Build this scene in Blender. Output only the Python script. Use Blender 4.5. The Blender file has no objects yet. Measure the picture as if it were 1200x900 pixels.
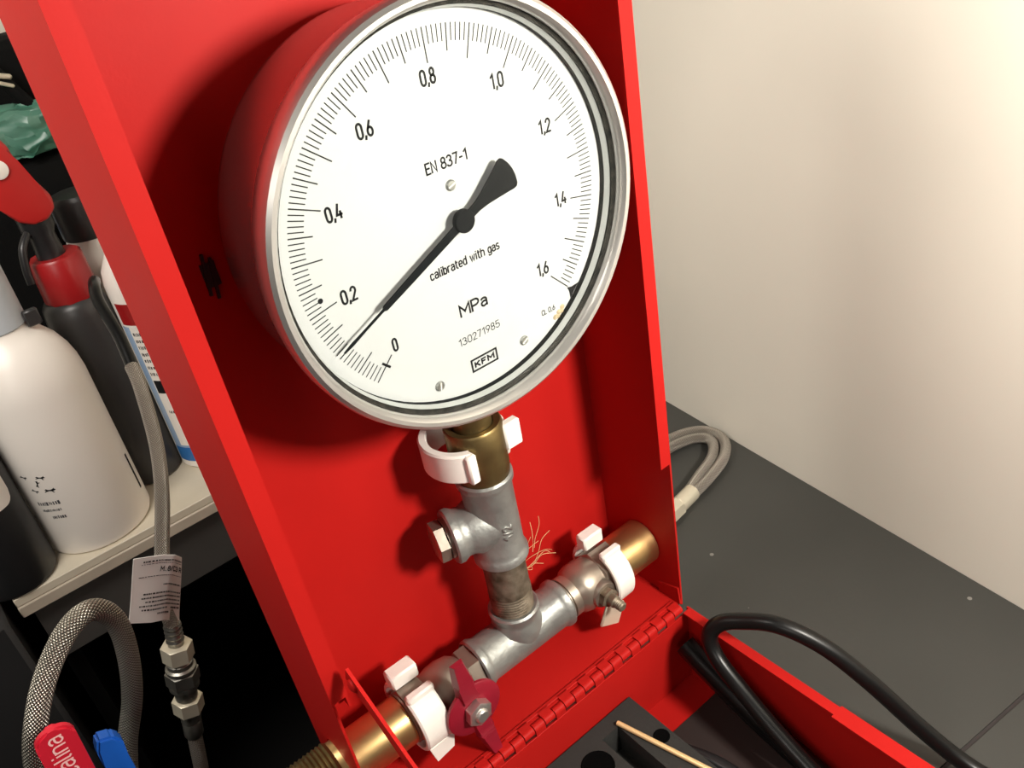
import bpy, bmesh, math, random
from mathutils import Vector, Matrix, noise
random.seed(7)
C = bpy.context.scene.collection
MM = 0.001

# ------------------------------------------------------------------ camera
SC = bpy.context.scene
cam_d = bpy.data.cameras.new('camera')
cam_d.sensor_width = 36.0
cam_d.lens = 1038.163 * 36.0 / 1200.0
cam_d.clip_start = 0.01
cam_d.clip_end = 50
cam = bpy.data.objects.new('camera', cam_d)
C.objects.link(cam)
RT = Vector((0.7662877, -0.6219821, -0.1610635))
DN = Vector((-0.4422045, -0.3287015, -0.8345121))
FW = Vector((0.4661098, 0.7106994, -0.5269232))
m = Matrix.Identity(4)
for i in range(3):
    m[i][0] = RT[i]; m[i][1] = -DN[i]; m[i][2] = -FW[i]
m.translation = Vector((-56.708, -272.232, 408.839)) * MM
cam.matrix_world = m
SC.camera = cam

# ------------------------------------------------------------------ light
def area(name, loc, aim, size, power, col, shape='DISK'):
    d = bpy.data.lights.new(name, 'AREA')
    d.shape = shape; d.size = size * MM; d.energy = power; d.color = col
    o = bpy.data.objects.new(name, d); C.objects.link(o)
    o.location = Vector(loc) * MM
    o.rotation_euler = (Vector(aim) - Vector(loc)).to_track_quat('-Z', 'Y').to_euler()
    return o
area('key_lamp', (232, -420, 410), (285, 0, 260), 90, 5.0, (1.0, 0.94, 0.85))
area('shelf_fill', (-240, 90, 640), (-40, 260, 60), 300, 3.4, (1.0, 0.94, 0.86))  # added fill light to brighten bottles and case side, no known lamp there
area('room_lamp', (-900, -1100, 750), (200, 100, 100), 400, 3.2, (1.0, 0.94, 0.86))
W = bpy.data.worlds.new('world'); SC.world = W; W.use_nodes = True
W.node_tree.nodes['Background'].inputs[0].default_value = (1.0, 0.94, 0.86, 1)
W.node_tree.nodes['Background'].inputs[1].default_value = 0.06
SC.view_settings.view_transform = 'Standard'
SC.view_settings.look = 'None'
SC.view_settings.gamma = 1.0
SC.view_settings.use_curve_mapping = False
SC.view_settings.exposure = 0.0

# ------------------------------------------------------------------ materials
def mat(name, col, rough=0.5, metal=0.0, var=0.0, vscale=60, bump=0.0, bscale=400, col2=None, spec=None, rvar=0.0):
    """principled material in object coordinates (metres) with optional blotches of a second colour and fine bump"""
    m = bpy.data.materials.new(name); m.use_nodes = True
    nt = m.node_tree; b = nt.nodes['Principled BSDF']
    b.inputs['Base Color'].default_value = (*col, 1)
    b.inputs['Roughness'].default_value = rough
    b.inputs['Metallic'].default_value = metal
    if spec is not None: b.inputs['Specular IOR Level'].default_value = spec
    tc = nt.nodes.new('ShaderNodeTexCoord')
    if var > 0 or rvar > 0:
        n = nt.nodes.new('ShaderNodeTexNoise'); n.inputs['Scale'].default_value = vscale
        n.inputs['Detail'].default_value = 5
        nt.links.new(tc.outputs['Object'], n.inputs['Vector'])
        if var > 0:
            r = nt.nodes.new('ShaderNodeValToRGB')
            c2 = col2 or tuple(c * 0.6 for c in col)
            r.color_ramp.elements[0].position = 0.5 - 0.15; r.color_ramp.elements[1].position = 0.5 + 0.15
            k = var
            r.color_ramp.elements[0].color = (*[c * (1 - k) + d * k for c, d in zip(col, c2)], 1)
            r.color_ramp.elements[1].color = (*col, 1)
            nt.links.new(n.outputs['Fac'], r.inputs['Fac'])
            nt.links.new(r.outputs['Color'], b.inputs['Base Color'])
        if rvar > 0:
            mr = nt.nodes.new('ShaderNodeMapRange')
            mr.inputs['To Min'].default_value = max(0.02, rough - rvar); mr.inputs['To Max'].default_value = rough + rvar
            nt.links.new(n.outputs['Fac'], mr.inputs['Value'])
            nt.links.new(mr.outputs['Result'], b.inputs['Roughness'])
    if bump > 0:
        n2 = nt.nodes.new('ShaderNodeTexNoise'); n2.inputs['Scale'].default_value = bscale
        n2.inputs['Detail'].default_value = 3
        nt.links.new(tc.outputs['Object'], n2.inputs['Vector'])
        bp = nt.nodes.new('ShaderNodeBump'); bp.inputs['Strength'].default_value = bump
        bp.inputs['Distance'].default_value = 0.0006
        nt.links.new(n2.outputs['Fac'], bp.inputs['Height'])
        nt.links.new(bp.outputs['Normal'], b.inputs['Normal'])
    return m

def braid_mat(name, col, dark, rough=0.32, pitch=2.6, strands=14):
    """woven steel braid: UV.x runs along the hose in mm, UV.y once around it"""
    m = bpy.data.materials.new(name); m.use_nodes = True
    nt = m.node_tree; b = nt.nodes['Principled BSDF']
    b.inputs['Metallic'].default_value = 0.9; b.inputs['Roughness'].default_value = rough
    uv = nt.nodes.new('ShaderNodeUVMap'); uv.uv_map = 'UVMap'
    sep = nt.nodes.new('ShaderNodeSeparateXYZ'); nt.links.new(uv.outputs['UV'], sep.inputs[0])
    def math_(op, a, bv):
        n = nt.nodes.new('ShaderNodeMath'); n.operation = op
        for i, v in enumerate((a, bv)):
            if v is None: continue
            if isinstance(v, (int, float)): n.inputs[i].default_value = v
            else: nt.links.new(v, n.inputs[i])
        return n.outputs[0]
    a = math_('MULTIPLY', sep.outputs['X'], 2 * math.pi / pitch / 2)
    v = math_('MULTIPLY', sep.outputs['Y'], 2 * math.pi * strands / 2)
    s1 = math_('SINE', math_('ADD', a, v), None)
    s2 = math_('SINE', math_('SUBTRACT', a, v), None)
    h = math_('ABSOLUTE', math_('MULTIPLY', s1, s2), None)
    r = nt.nodes.new('ShaderNodeValToRGB')
    r.color_ramp.elements[0].color = (*dark, 1); r.color_ramp.elements[1].color = (*col, 1)
    r.color_ramp.elements[0].position = 0.05; r.color_ramp.elements[1].position = 0.55
    nt.links.new(h, r.inputs['Fac']); nt.links.new(r.outputs['Color'], b.inputs['Base Color'])
    bp = nt.nodes.new('ShaderNodeBump'); bp.inputs['Strength'].default_value = 0.9; bp.inputs['Distance'].default_value = 0.0007
    nt.links.new(h, bp.inputs['Height']); nt.links.new(bp.outputs['Normal'], b.inputs['Normal'])
    return m

def glass_mat(name):
    m = bpy.data.materials.new(name); m.use_nodes = True
    nt = m.node_tree; nt.nodes.remove(nt.nodes['Principled BSDF'])
    out = nt.nodes['Material Output']
    t = nt.nodes.new('ShaderNodeBsdfTransparent'); t.inputs[0].default_value = (0.97, 0.98, 0.97, 1)
    g = nt.nodes.new('ShaderNodeBsdfGlossy'); g.inputs['Roughness'].default_value = 0.03
    f = nt.nodes.new('ShaderNodeFresnel'); f.inputs['IOR'].default_value = 1.17
    mx = nt.nodes.new('ShaderNodeMixShader')
    nt.links.new(f.outputs[0], mx.inputs[0]); nt.links.new(t.outputs[0], mx.inputs[1]); nt.links.new(g.outputs[0], mx.inputs[2])
    nt.links.new(mx.outputs[0], out.inputs['Surface'])
    return m

def table_mat():
    m = mat('slate_worktop', (0.048, 0.0475, 0.043), 0.5, var=0.5, vscale=14, bump=0.15, bscale=300, col2=(0.038, 0.0385, 0.035), rvar=0.08)
    nt = m.node_tree; b = nt.nodes['Principled BSDF']
    tc = nt.nodes.new('ShaderNodeTexCoord')
    v = nt.nodes.new('ShaderNodeTexVoronoi'); v.inputs['Scale'].default_value = 55
    nt.links.new(tc.outputs['Object'], v.inputs['Vector'])
    n = nt.nodes.new('ShaderNodeTexNoise'); n.inputs['Scale'].default_value = 30
    nt.links.new(tc.outputs['Object'], n.inputs['Vector'])
    lt = nt.nodes.new('ShaderNodeMath'); lt.operation = 'LESS_THAN'; lt.inputs[1].default_value = 0.09
    nt.links.new(v.outputs['Distance'], lt.inputs[0])
    gt = nt.nodes.new('ShaderNodeMath'); gt.operation = 'GREATER_THAN'; gt.inputs[1].default_value = 0.57
    nt.links.new(n.outputs['Fac'], gt.inputs[0])
    mu = nt.nodes.new('ShaderNodeMath'); mu.operation = 'MULTIPLY'
    nt.links.new(lt.outputs[0], mu.inputs[0]); nt.links.new(gt.outputs[0], mu.inputs[1])
    mx = nt.nodes.new('ShaderNodeMix'); mx.data_type = 'RGBA'
    src = b.inputs['Base Color'].links[0].from_socket
    nt.links.new(mu.outputs[0], mx.inputs[0]); nt.links.new(src, mx.inputs[6]); mx.inputs[7].default_value = (0.22, 0.21, 0.19, 1)
    nt.links.new(mx.outputs[2], b.inputs['Base Color'])
    return m

M = dict(
    red=mat('red_paint', (0.42, 0.011, 0.009), 0.50, var=0.25, vscale=18, bump=0.06, bscale=500, col2=(0.35, 0.009, 0.007), rvar=0.05, spec=0.10),
    wall=mat('beige_wall', (0.90, 0.86, 0.75), 0.5, var=0.12, vscale=5, bump=0.03, bscale=120),
    dark_wall=mat('dark_wall', (0.010, 0.009, 0.009), 0.9, var=0.2, vscale=10),
    table=table_mat(),
    grout=mat('dark_joint', (0.035, 0.028, 0.027), 0.9, var=0.3, vscale=90),
    steel=mat('brushed_steel', (0.76, 0.74, 0.70), 0.34, 0.92, var=0.15, vscale=30, rvar=0.05),
    housing=mat('housing_steel', (0.46, 0.42, 0.40), 0.24, 0.8, var=0.15, vscale=20, rvar=0.05),
    darkring=mat('dark_rubber_seal', (0.012, 0.012, 0.011), 0.8, spec=0.1, var=0.4, vscale=300, col2=(0.06, 0.055, 0.045)),
    ring=mat('inner_ring_steel', (0.55, 0.56, 0.55), 0.5, 0.5, var=0.2, vscale=60),
    dial=mat('dial_white', (0.52, 0.525, 0.535), 0.6, spec=0.2, var=0.03, vscale=20),
    ink=mat('black_ink', (0.012, 0.012, 0.013), 0.6, spec=0.1),
    greyink=mat('faded_ink', (0.05, 0.05, 0.055), 0.6),
    tick=mat('tick_ink', (0.03, 0.03, 0.03), 0.6, spec=0.1),
    pointer=mat('pointer_black', (0.006, 0.007, 0.008), 0.65, spec=0.12),
    screw=mat('screw_steel', (0.45, 0.45, 0.43), 0.35, 0.9),
    rust=mat('dried_residue', (0.50, 0.40, 0.25), 0.9, var=0.8, vscale=400),
    glass=glass_mat('window_glass'),
    galv=mat('galvanised_iron', (0.35, 0.36, 0.34), 0.48, 0.70, var=0.7, vscale=75, bump=0.9, bscale=170, col2=(0.25, 0.25, 0.24), rvar=0.10),
    thread=mat('grimy_nipple', (0.24, 0.20, 0.15), 0.5, 0.6, var=0.8, vscale=120, bump=0.8, bscale=220, col2=(0.045, 0.03, 0.012)),
    nickel=mat('nickel_valve', (0.40, 0.34, 0.28), 0.40, 0.8, var=0.4, vscale=60, bump=0.15, bscale=200, rvar=0.08),
    brass=mat('bright_brass', (0.66, 0.44, 0.19), 0.34, 0.95, var=0.35, vscale=40, rvar=0.08, col2=(0.40, 0.25, 0.12)),
    oldbrass=mat('tarnished_brass', (0.23, 0.165, 0.065), 0.42, 0.85, var=0.6, vscale=60, bump=0.15, bscale=200, col2=(0.10, 0.07, 0.03)),
    white=mat('white_plastic', (0.84, 0.80, 0.74), 0.45, var=0.15, vscale=80, bump=0.1, bscale=200),
    handle=mat('crimson_handle', (0.26, 0.008, 0.022), 0.42, var=0.25, vscale=60),
    hemp=mat('hemp', (0.55, 0.36, 0.18), 0.8),
    braid=braid_mat('steel_braid', (0.62, 0.58, 0.50), (0.10, 0.09, 0.07), 0.32, 2.0, 18),
    braid2=braid_mat('fine_steel_braid', (0.55, 0.50, 0.44), (0.22, 0.20, 0.17), 0.36, 1.6, 18),
    nut=mat('nickel_nut', (0.76, 0.70, 0.55), 0.36, 0.5, var=0.2, vscale=90),
    dullnut=mat('dull_nut', (0.30, 0.29, 0.26), 0.38, 0.9, var=0.4, vscale=90),
    paper=mat('paper_label', (0.94, 0.91, 0.87), 0.7, var=0.1, vscale=50),
    rubber=mat('black_rubber', (0.005, 0.005, 0.005), 0.33, var=0.3, vscale=60, rvar=0.06, spec=0.3),
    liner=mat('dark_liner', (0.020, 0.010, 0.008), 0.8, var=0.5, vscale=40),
    redhead=mat('bright_red_plastic', (0.50, 0.018, 0.016), 0.4, var=0.15, vscale=50),
    foam=mat('black_foam', (0.018, 0.018, 0.0165), 0.9, var=0.5, vscale=90, bump=0.6, bscale=500, col2=(0.018, 0.018, 0.016)),
    pit_shade=mat('foam_hole_shade', (0.003, 0.003, 0.003), 0.95, spec=0.0, bump=0.5, bscale=500),
    rod=mat('gold_rod', (0.86, 0.64, 0.32), 0.35, 0.35),
    shelf=mat('shelf_board', (0.66, 0.60, 0.48), 0.5, var=0.3, vscale=25, col2=(0.48, 0.42, 0.32)),
    edge=mat('shelf_edge', (0.52, 0.45, 0.36), 0.5, var=0.3, vscale=40),
    drawer=mat('grey_drawer', (0.075, 0.070, 0.065), 0.2, var=0.2, vscale=12, rvar=0.05),
    black=mat('black_fabric', (0.003, 0.003, 0.003), 0.9, var=0.4, vscale=40, bump=0.4, bscale=300, spec=0.2),
    blackpl=mat('black_plastic', (0.016, 0.016, 0.017), 0.35, var=0.2, vscale=40),
    greypl=mat('charcoal_plastic', (0.036, 0.035, 0.035), 0.36, var=0.2, vscale=30, rvar=0.05),
    greybox=mat('grey_box', (0.022, 0.022, 0.023), 0.6, var=0.3, vscale=15),
    bottle=mat('white_bottle', (0.93, 0.88, 0.81), 0.35, var=0.05, vscale=20),
    neck=mat('pale_blue_plastic', (0.55, 0.60, 0.64), 0.4),
    redpl=mat('red_plastic', (0.36, 0.010, 0.012), 0.35, var=0.15, vscale=50),
    blue=mat('blue_label', (0.03, 0.17, 0.48), 0.4, var=0.2, vscale=30),
    paleblue=mat('pale_blue_label', (0.42, 0.54, 0.70), 0.4, var=0.6, vscale=14, col2=(0.16, 0.33, 0.60)),
    bluelever=mat('blue_lever', (0.01, 0.11, 0.52), 0.4, var=0.2, vscale=60),
    tagred=mat('red_lever', (0.56, 0.012, 0.030), 0.4, var=0.15, vscale=60),
    tagtext=mat('pink_print', (0.86, 0.50, 0.48), 0.5),
    green=mat('green_film', (0.055, 0.19, 0.13), 0.3, var=0.7, vscale=30, col2=(0.13, 0.27, 0.21)),
)

# ------------------------------------------------------------------ mesh helpers (all coordinates in mm, world space)
def X(v): return Vector(v)

class MB:
    """collects shapes into one mesh; build() links it as one object, its vertices relative to its parent's place"""
    def __init__(s): s.bm = bmesh.new(); s.uv = s.bm.loops.layers.uv.new('UVMap')
    def quad(s, vs):
        try: return s.bm.faces.new(vs)
        except ValueError: return None
    def box(s, a, b, bev=0.0, rot=None, about=None, seg=1):
        t = bmesh.new(); bmesh.ops.create_cube(t, size=1)
        a, b = X(a), X(b); c = (a + b) / 2; d = b - a
        for v in t.verts: v.co = Vector((v.co.x * d.x, v.co.y * d.y, v.co.z * d.z)) + c
        if bev > 0: bmesh.ops.bevel(t, geom=t.edges[:], offset=bev, segments=seg, affect='EDGES', profile=0.5)
        if rot is not None:
            o = X(about) if about is not None else c
            for v in t.verts: v.co = rot @ (v.co - o) + o
        s.join(t); return s
    def join(s, t):
        mp = {v: s.bm.verts.new(v.co) for v in t.verts}
        for f in t.faces:
            try: s.bm.faces.new([mp[v] for v in f.verts])
            except ValueError: pass
        t.free()
    def frame(s, axis):
        z = X(axis).normalized()
        up = Vector((0, 0, 1)) if abs(z.z) < 0.9 else Vector((0, 1, 0))
        x = up.cross(z).normalized(); return x, z.cross(x), z
    def lathe(s, o, axis, prof, n=48, closed=False, a0=0.0, a1=None, caps=True):
        """prof: list of (radius, distance along axis)"""
        o = X(o); x, y, z = s.frame(axis)
        full = a1 is None
        k = n if full else n + 1
        rings = []
        for r, h in prof:
            if r < 1e-6:
                rings.append([s.bm.verts.new(o + z * h)])
            else:
                rings.append([s.bm.verts.new(o + z * h + (x * math.cos(t) + y * math.sin(t)) * r)
                              for t in [(a0 + ((a1 if not full else a0 + 2 * math.pi) - a0) * i / n) for i in range(k)]])
        pairs = list(zip(rings[:-1], rings[1:]))
        if closed: pairs.append((rings[-1], rings[0]))
        for A, B in pairs:
            for i in range(n):
                j = (i + 1) % k if full else i + 1
                if len(A) == 1 and len(B) == 1: continue
                if len(A) == 1: s.quad([A[0], B[i], B[j]])
                elif len(B) == 1: s.quad([A[j], A[i], B[0]])
                else: s.quad([A[j], A[i], B[i], B[j]])
        if caps and not closed and full:
            for R, fl in ((rings[0], False), (rings[-1], True)):
                if len(R) > 2: s.quad(R if not fl else R[::-1])
        if closed and not full:
            for e in (0, -1): s.quad([R[e] for R in rings])
        return s
    def cyl(s, a, b, r, n=32, r2=None, bev=0.0):
        a, b = X(a), X(b); L = (b - a).length; r2 = r if r2 is None else r2
        if bev > 0: prof = [(r - bev, 0), (r, bev), (r2, L - bev), (r2 - bev, L)]
        else: prof = [(r, 0), (r2, L)]
        return s.lathe(a, b - a, prof, n)
    def hexa(s, a, b, r, turn=0.0, bev=0.8):
        a, b = X(a), X(b); L = (b - a).length
        return s.lathe(a, b - a, [(r - bev, 0), (r, bev * 0.6), (r, L - bev * 0.6), (r - bev, L)], 6, a0=turn)
    def prism(s, pts, o, u, v, w, th):
        """outline pts (a,b) in plane o + a*u + b*v, thickness th along w"""
        o, u, v, w = X(o), X(u), X(v), X(w)
        A = [s.bm.verts.new(o + u * a + v * b) for a, b in pts]
        B = [s.bm.verts.new(o + u * a + v * b + w * th) for a, b in pts]
        s.quad(A[::-1]); s.quad(B)
        n = len(pts)
        for i in range(n): s.quad([A[i], A[(i + 1) % n], B[(i + 1) % n], B[i]])
        return s
    def tube(s, pts, r, n=14, sub=8, caps=True, radii=None):
        P = [X(p) for p in pts]; Q = []; RR = []
        for i in range(len(P) - 1):
            p0 = P[max(i - 1, 0)]; p1 = P[i]; p2 = P[i + 1]; p3 = P[min(i + 2, len(P) - 1)]
            for k in range(sub):
                t = k / sub
                Q.append(0.5 * ((2 * p1) + (p2 - p0) * t + (2 * p0 - 5 * p1 + 4 * p2 - p3) * t * t + (3 * p1 - p0 - 3 * p2 + p3) * t ** 3))
                if radii: RR.append(radii[i] * (1 - t) + radii[i + 1] * t)
        Q.append(P[-1])
        if radii: RR.append(radii[-1])
        T0 = (Q[1] - Q[0]).normalized(); x = T0.orthogonal().normalized(); rings = []; dist = [0.0]
        for i, q in enumerate(Q):
            T = (Q[min(i + 1, len(Q) - 1)] - Q[max(i - 1, 0)]).normalized()
            x = (x - T * x.dot(T)).normalized(); y = T.cross(x)
            rr = RR[i] if radii else r
            rings.append([s.bm.verts.new(q + (x * math.cos(2 * math.pi * k / n) + y * math.sin(2 * math.pi * k / n)) * rr) for k in range(n)])
            if i: dist.append(dist[-1] + (q - Q[i - 1]).length)
        for i in range(len(rings) - 1):
            for k in range(n):
                f = s.quad([rings[i][k], rings[i][(k + 1) % n], rings[i + 1][(k + 1) % n], rings[i + 1][k]])
                if f:
                    for lp, (a, b) in zip(f.loops, ((i, k), (i, k + 1), (i + 1, k + 1), (i + 1, k))):
                        lp[s.uv].uv = (dist[a], b / n)
        if caps: s.quad(rings[0][::-1]); s.quad(rings[-1])
        return s
    def build(s, name, m, parent=None, angle=38, kind=None, label=None):
        o0 = X(parent['_o']) if parent is not None else Vector((0, 0, 0))
        base = o0
        if parent is None:
            lo = Vector((min(v.co.x for v in s.bm.verts), min(v.co.y for v in s.bm.verts), min(v.co.z for v in s.bm.verts)))
            hi = Vector((max(v.co.x for v in s.bm.verts), max(v.co.y for v in s.bm.verts), max(v.co.z for v in s.bm.verts)))
            base = Vector(((lo.x + hi.x) / 2, (lo.y + hi.y) / 2, lo.z))
        for v in s.bm.verts: v.co = (v.co - base) * MM
        bmesh.ops.recalc_face_normals(s.bm, faces=s.bm.faces[:])
        me = bpy.data.meshes.new(name); s.bm.to_mesh(me); s.bm.free()
        for p in me.polygons: p.use_smooth = True
        me.set_sharp_from_angle(angle=math.radians(angle))
        me.materials.append(m)
        o = bpy.data.objects.new(name, me); C.objects.link(o)
        o['_o'] = list(base)
        if parent is not None: o.parent = parent
        else: o.location = base * MM
        if kind: o['kind'] = kind
        if label: o['label'] = label
        return o

def thing(name, label, cat, o, group=None):
    e = bpy.data.objects.new(name, None); C.objects.link(e)
    e.empty_display_size = 0.01
    e.location = X(o) * MM; e['_o'] = list(o); e['label'] = label; e['category'] = cat
    if group: e['group'] = group
    return e
def tag(o, label, cat, group=None):
    o['label'] = label; o['category'] = cat
    if group: o['group'] = group
    return o
def structure(o): o['kind'] = 'structure'; return o

def arc(cx, cy, rx, ry, a0, a1, n=9):
    return [(cx + rx * math.cos(math.radians(a0 + (a1 - a0) * i / n)), cy + ry * math.sin(math.radians(a0 + (a1 - a0) * i / n))) for i in range(n + 1)]
def ell(cx, cy, rx, ry): return arc(cx, cy, rx, ry, 0, 360, 18)
# narrow stroke lettering: width, then polylines in a box of cap height 1
GLYPH = {
 '0': (.5, [arc(.25, .74, .24, .26, 180, 0) + arc(.25, .26, .24, .26, 0, -180) + [(.01, .74)]]), '1': (.34, [[(.03, .80), (.27, 1), (.27, 0)]]),
 '2': (.5, [arc(.25, .74, .23, .26, 175, -25) + [(.02, 0), (.5, 0)]]), '3': (.5, [arc(.23, .76, .22, .24, 160, -90), arc(.23, .26, .26, .26, 90, -160)]),
 '4': (.54, [[(.30, 1), (.02, .26), (.54, .26)], [(.40, .48), (.40, 0)]]), '5': (.5, [[(.46, 1), (.07, 1), (.04, .54)] + arc(.24, .31, .25, .31, 125, -155)]),
 '6': (.5, [[(.36, 1), (.06, .46)], ell(.25, .29, .24, .29)]), '7': (.48, [[(.01, 1), (.47, 1), (.17, 0)]]), '8': (.5, [ell(.25, .76, .20, .24), ell(.25, .27, .24, .27)]),
 '9': (.5, [[(.14, 0), (.44, .54)], ell(.25, .71, .24, .29)]), ',': (.14, [[(.10, .08), (.03, -.15)]]), '.': (.14, [[(.06, 0), (.06, .06)]]), '-': (.36, [[(.03, .42), (.33, .42)]]),
 '/': (.34, [[(0, -.04), (.34, 1.04)]]), ' ': (.20, []), 'E': (.44, [[(.44, 1), (0, 1), (0, 0), (.44, 0)], [(0, .52), (.38, .52)]]), 'N': (.5, [[(0, 0), (0, 1), (.5, 0), (.5, 1)]]),
 'M': (.66, [[(0, 0), (0, 1), (.33, .38), (.66, 1), (.66, 0)]]), 'P': (.5, [[(0, 0), (0, 1), (.26, 1)] + arc(.26, .73, .24, .27, 90, -90) + [(0, .46)]]), 'R': (.5, [[(0, 0), (0, 1), (.26, 1)] + arc(.26, .74, .24, .26, 90, -90) + [(0, .48)], [(.28, .48), (.5, 0)]]),
 'K': (.5, [[(0, 0), (0, 1)], [(.48, 1), (0, .42)], [(.17, .6), (.5, 0)]]), 'F': (.44, [[(.44, 1), (0, 1), (0, 0)], [(0, .52), (.36, .52)]]), 'C': (.48, [arc(.25, .74, .24, .26, 15, 180) + arc(.25, .26, .24, .26, 180, 345)]), 'L': (.4, [[(0, 1), (0, 0), (.4, 0)]]),
 'a': (.4, [arc(.2, .53, .19, .19, 155, 0) + [(.39, 0)], [(.39, .42)] + arc(.19, .21, .18, .21, 90, 270) + [(.39, .12)]]), 'c': (.38, [arc(.2, .51, .19, .21, 25, 180) + arc(.2, .21, .19, .21, 180, 335)]), 'l': (.12, [[(.03, 1), (.03, .1), (.12, 0)]]),
 'i': (.08, [[(.04, .72), (.04, 0)], [(.04, .93), (.04, 1.0)]]), 'b': (.4, [[(0, 1), (0, 0)], ell(.2, .36, .19, .36)]), 'r': (.26, [[(0, 0), (0, .72)], arc(.2, .48, .2, .24, 180, 75)]), 't': (.28, [[(.09, .95), (.09, .14), (.18, 0), (.27, 0)], [(0, .72), (.27, .72)]]),
 'e': (.4, [[(.01, .36), (.39, .36)] + arc(.2, .50, .19, .22, 0, 180) + arc(.2, .22, .19, .22, 180, 325)]), 'd': (.4, [[(.4, 1), (.4, 0)], ell(.2, .36, .19, .36)]), 'w': (.58, [[(0, .72), (.15, 0), (.29, .62), (.43, 0), (.58, .72)]]),
 'h': (.4, [[(0, 1), (0, 0)], arc(.2, .52, .2, .20, 180, 0) + [(.4, 0)]]), 'n': (.4, [[(0, 0), (0, .72)], arc(.2, .52, .2, .20, 180, 0) + [(.4, 0)]]), 'g': (.4, [ell(.2, .37, .19, .35), [(.4, .72), (.4, -.08)] + arc(.2, -.08, .2, .18, 0, -155)]), 's': (.36, [arc(.18, .54, .16, .18, 30, 270) + arc(.18, .18, .18, .18, 90, -150)]),
}
def text(mb, s, w, h, fn, t=0.13, gap=0.17, lift=None):
    """flat print: stroke lettering fitted to width w, cap height h, stroke t*h; each point placed by fn(a, b)"""
    adv = sum(GLYPH[c][0] for c in s) + gap * (len(s) - 1); x = 0.0; tk = t * h / 2
    w0 = w - 2 * tk; h0 = h - 2 * tk; n_line = 0; fn0 = fn
    for c in s:
        gw, lines = GLYPH[c]
        for ln in lines:
            if lift is not None:
                off = lift * (n_line % 4); fn = lambda p, q, off=off: fn0(p, q) + off
            n_line += 1
            P_ = [((x + p) / adv * w0 - w0 / 2, (q - 0.5) * h0) for p, q in ln]
            Q = [P_[0]]
            for q in P_[1:]:
                if math.hypot(q[0] - Q[-1][0], q[1] - Q[-1][1]) > 1e-5: Q.append(q)
            shut = len(Q) > 3 and math.hypot(Q[0][0] - Q[-1][0], Q[0][1] - Q[-1][1]) < 1e-5
            if shut: Q.pop()
            n = len(Q); V = []
            for i in range(n):
                pr_, nx = (Q[i - 1] if i or shut else None), (Q[(i + 1) % n] if i < n - 1 or shut else None)
                d = []
                for (u_, v_) in ((pr_, Q[i]), (Q[i], nx)):
                    if u_ is not None and v_ is not None:
                        l = math.hypot(v_[0] - u_[0], v_[1] - u_[1]); d.append(((v_[0] - u_[0]) / l, (v_[1] - u_[1]) / l))
                ex = -0.5 * tk if pr_ is None else 0.5 * tk if nx is None else 0
                d0, d1 = d[0], d[-1]; mx, my = -(d0[1] + d1[1]), d0[0] + d1[0]; l = math.hypot(mx, my) or 1
                mx, my = mx / l, my / l; k = tk / max(0.45, mx * -d0[1] + my * d0[0])
                cx, cy = Q[i][0] + d0[0] * ex, Q[i][1] + d0[1] * ex
                V.append((mb.bm.verts.new(fn(cx + mx * k, cy + my * k)), mb.bm.verts.new(fn(cx - mx * k, cy - my * k))))
            for i in range(n if shut else n - 1):
                A_, B_ = V[i], V[(i + 1) % n]; mb.quad([A_[0], A_[1], B_[1], B_[0]])
        x += gw + gap
    return mb

def round_pts(w, h, r, n=5):
    out = []
    for cx, cy, a in ((w / 2 - r, h / 2 - r, 0), (-w / 2 + r, h / 2 - r, 90), (-w / 2 + r, -h / 2 + r, 180), (w / 2 - r, -h / 2 + r, 270)):
        for i in range(n + 1):
            t = math.radians(a + 90 * i / n); out.append((cx + r * math.cos(t), cy + r * math.sin(t)))
    return out

# ================================================================== SETTING
TZ = -61.5                                            # top of the worktop
WD = Vector((0.1077, 0.9942, 0)); WN = Vector((-0.9942, 0.1077, 0))     # along the wall, out of the wall
W0 = Vector((406.6, 0, 0))
def wp(s_, t, z): return W0 + WD * s_ + WN * t + Vector((0, 0, z))
b = MB(); b.prism([(-430, 0), (700, 0), (700, 60), (-430, 60)], wp(0, -60, -480), WD, WN, (0, 0, 1), 1300)
structure(b.build('wall_right', M['wall']))
b = MB(); b.box((-520, 660, -480), (460, 700, 820)); structure(b.build('wall_back', M['wall']))
b = MB(); b.box((-520, -480, -520), (520, 700, -480)); structure(b.build('floor', M['dark_wall']))

wt = thing('worktop', 'dark grey slate worktop of large slabs along the beige wall', 'worktop', (210, 0, -480))
b = MB(); b.prism([(-420, 3), (295, 3), (295, 360), (-420, 360)], wp(0, 0, -480), WD, WN, (0, 0, 1), 480 + TZ - 13.5); b.build('plinth', M['dark_wall'], wt)
b = MB(); b.prism([(-418, 1), (299, 1), (299, 378), (-418, 378)], wp(0, 0, TZ - 13.5), WD, WN, (0, 0, 1), 12.3); b.build('joint_bed', M['grout'], wt)
for s0, s1 in ((-420, -159.4), (-156.9, 300)):
    b = MB(); pts = [(s0, 0.4), (s1, 0.4), (s1, 380), (s0, 380)]
    b.prism(pts, wp(0, 0, TZ - 12), WD, WN, (0, 0, 1), 12.0)
    b.build('slab', M['table'], wt)

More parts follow.
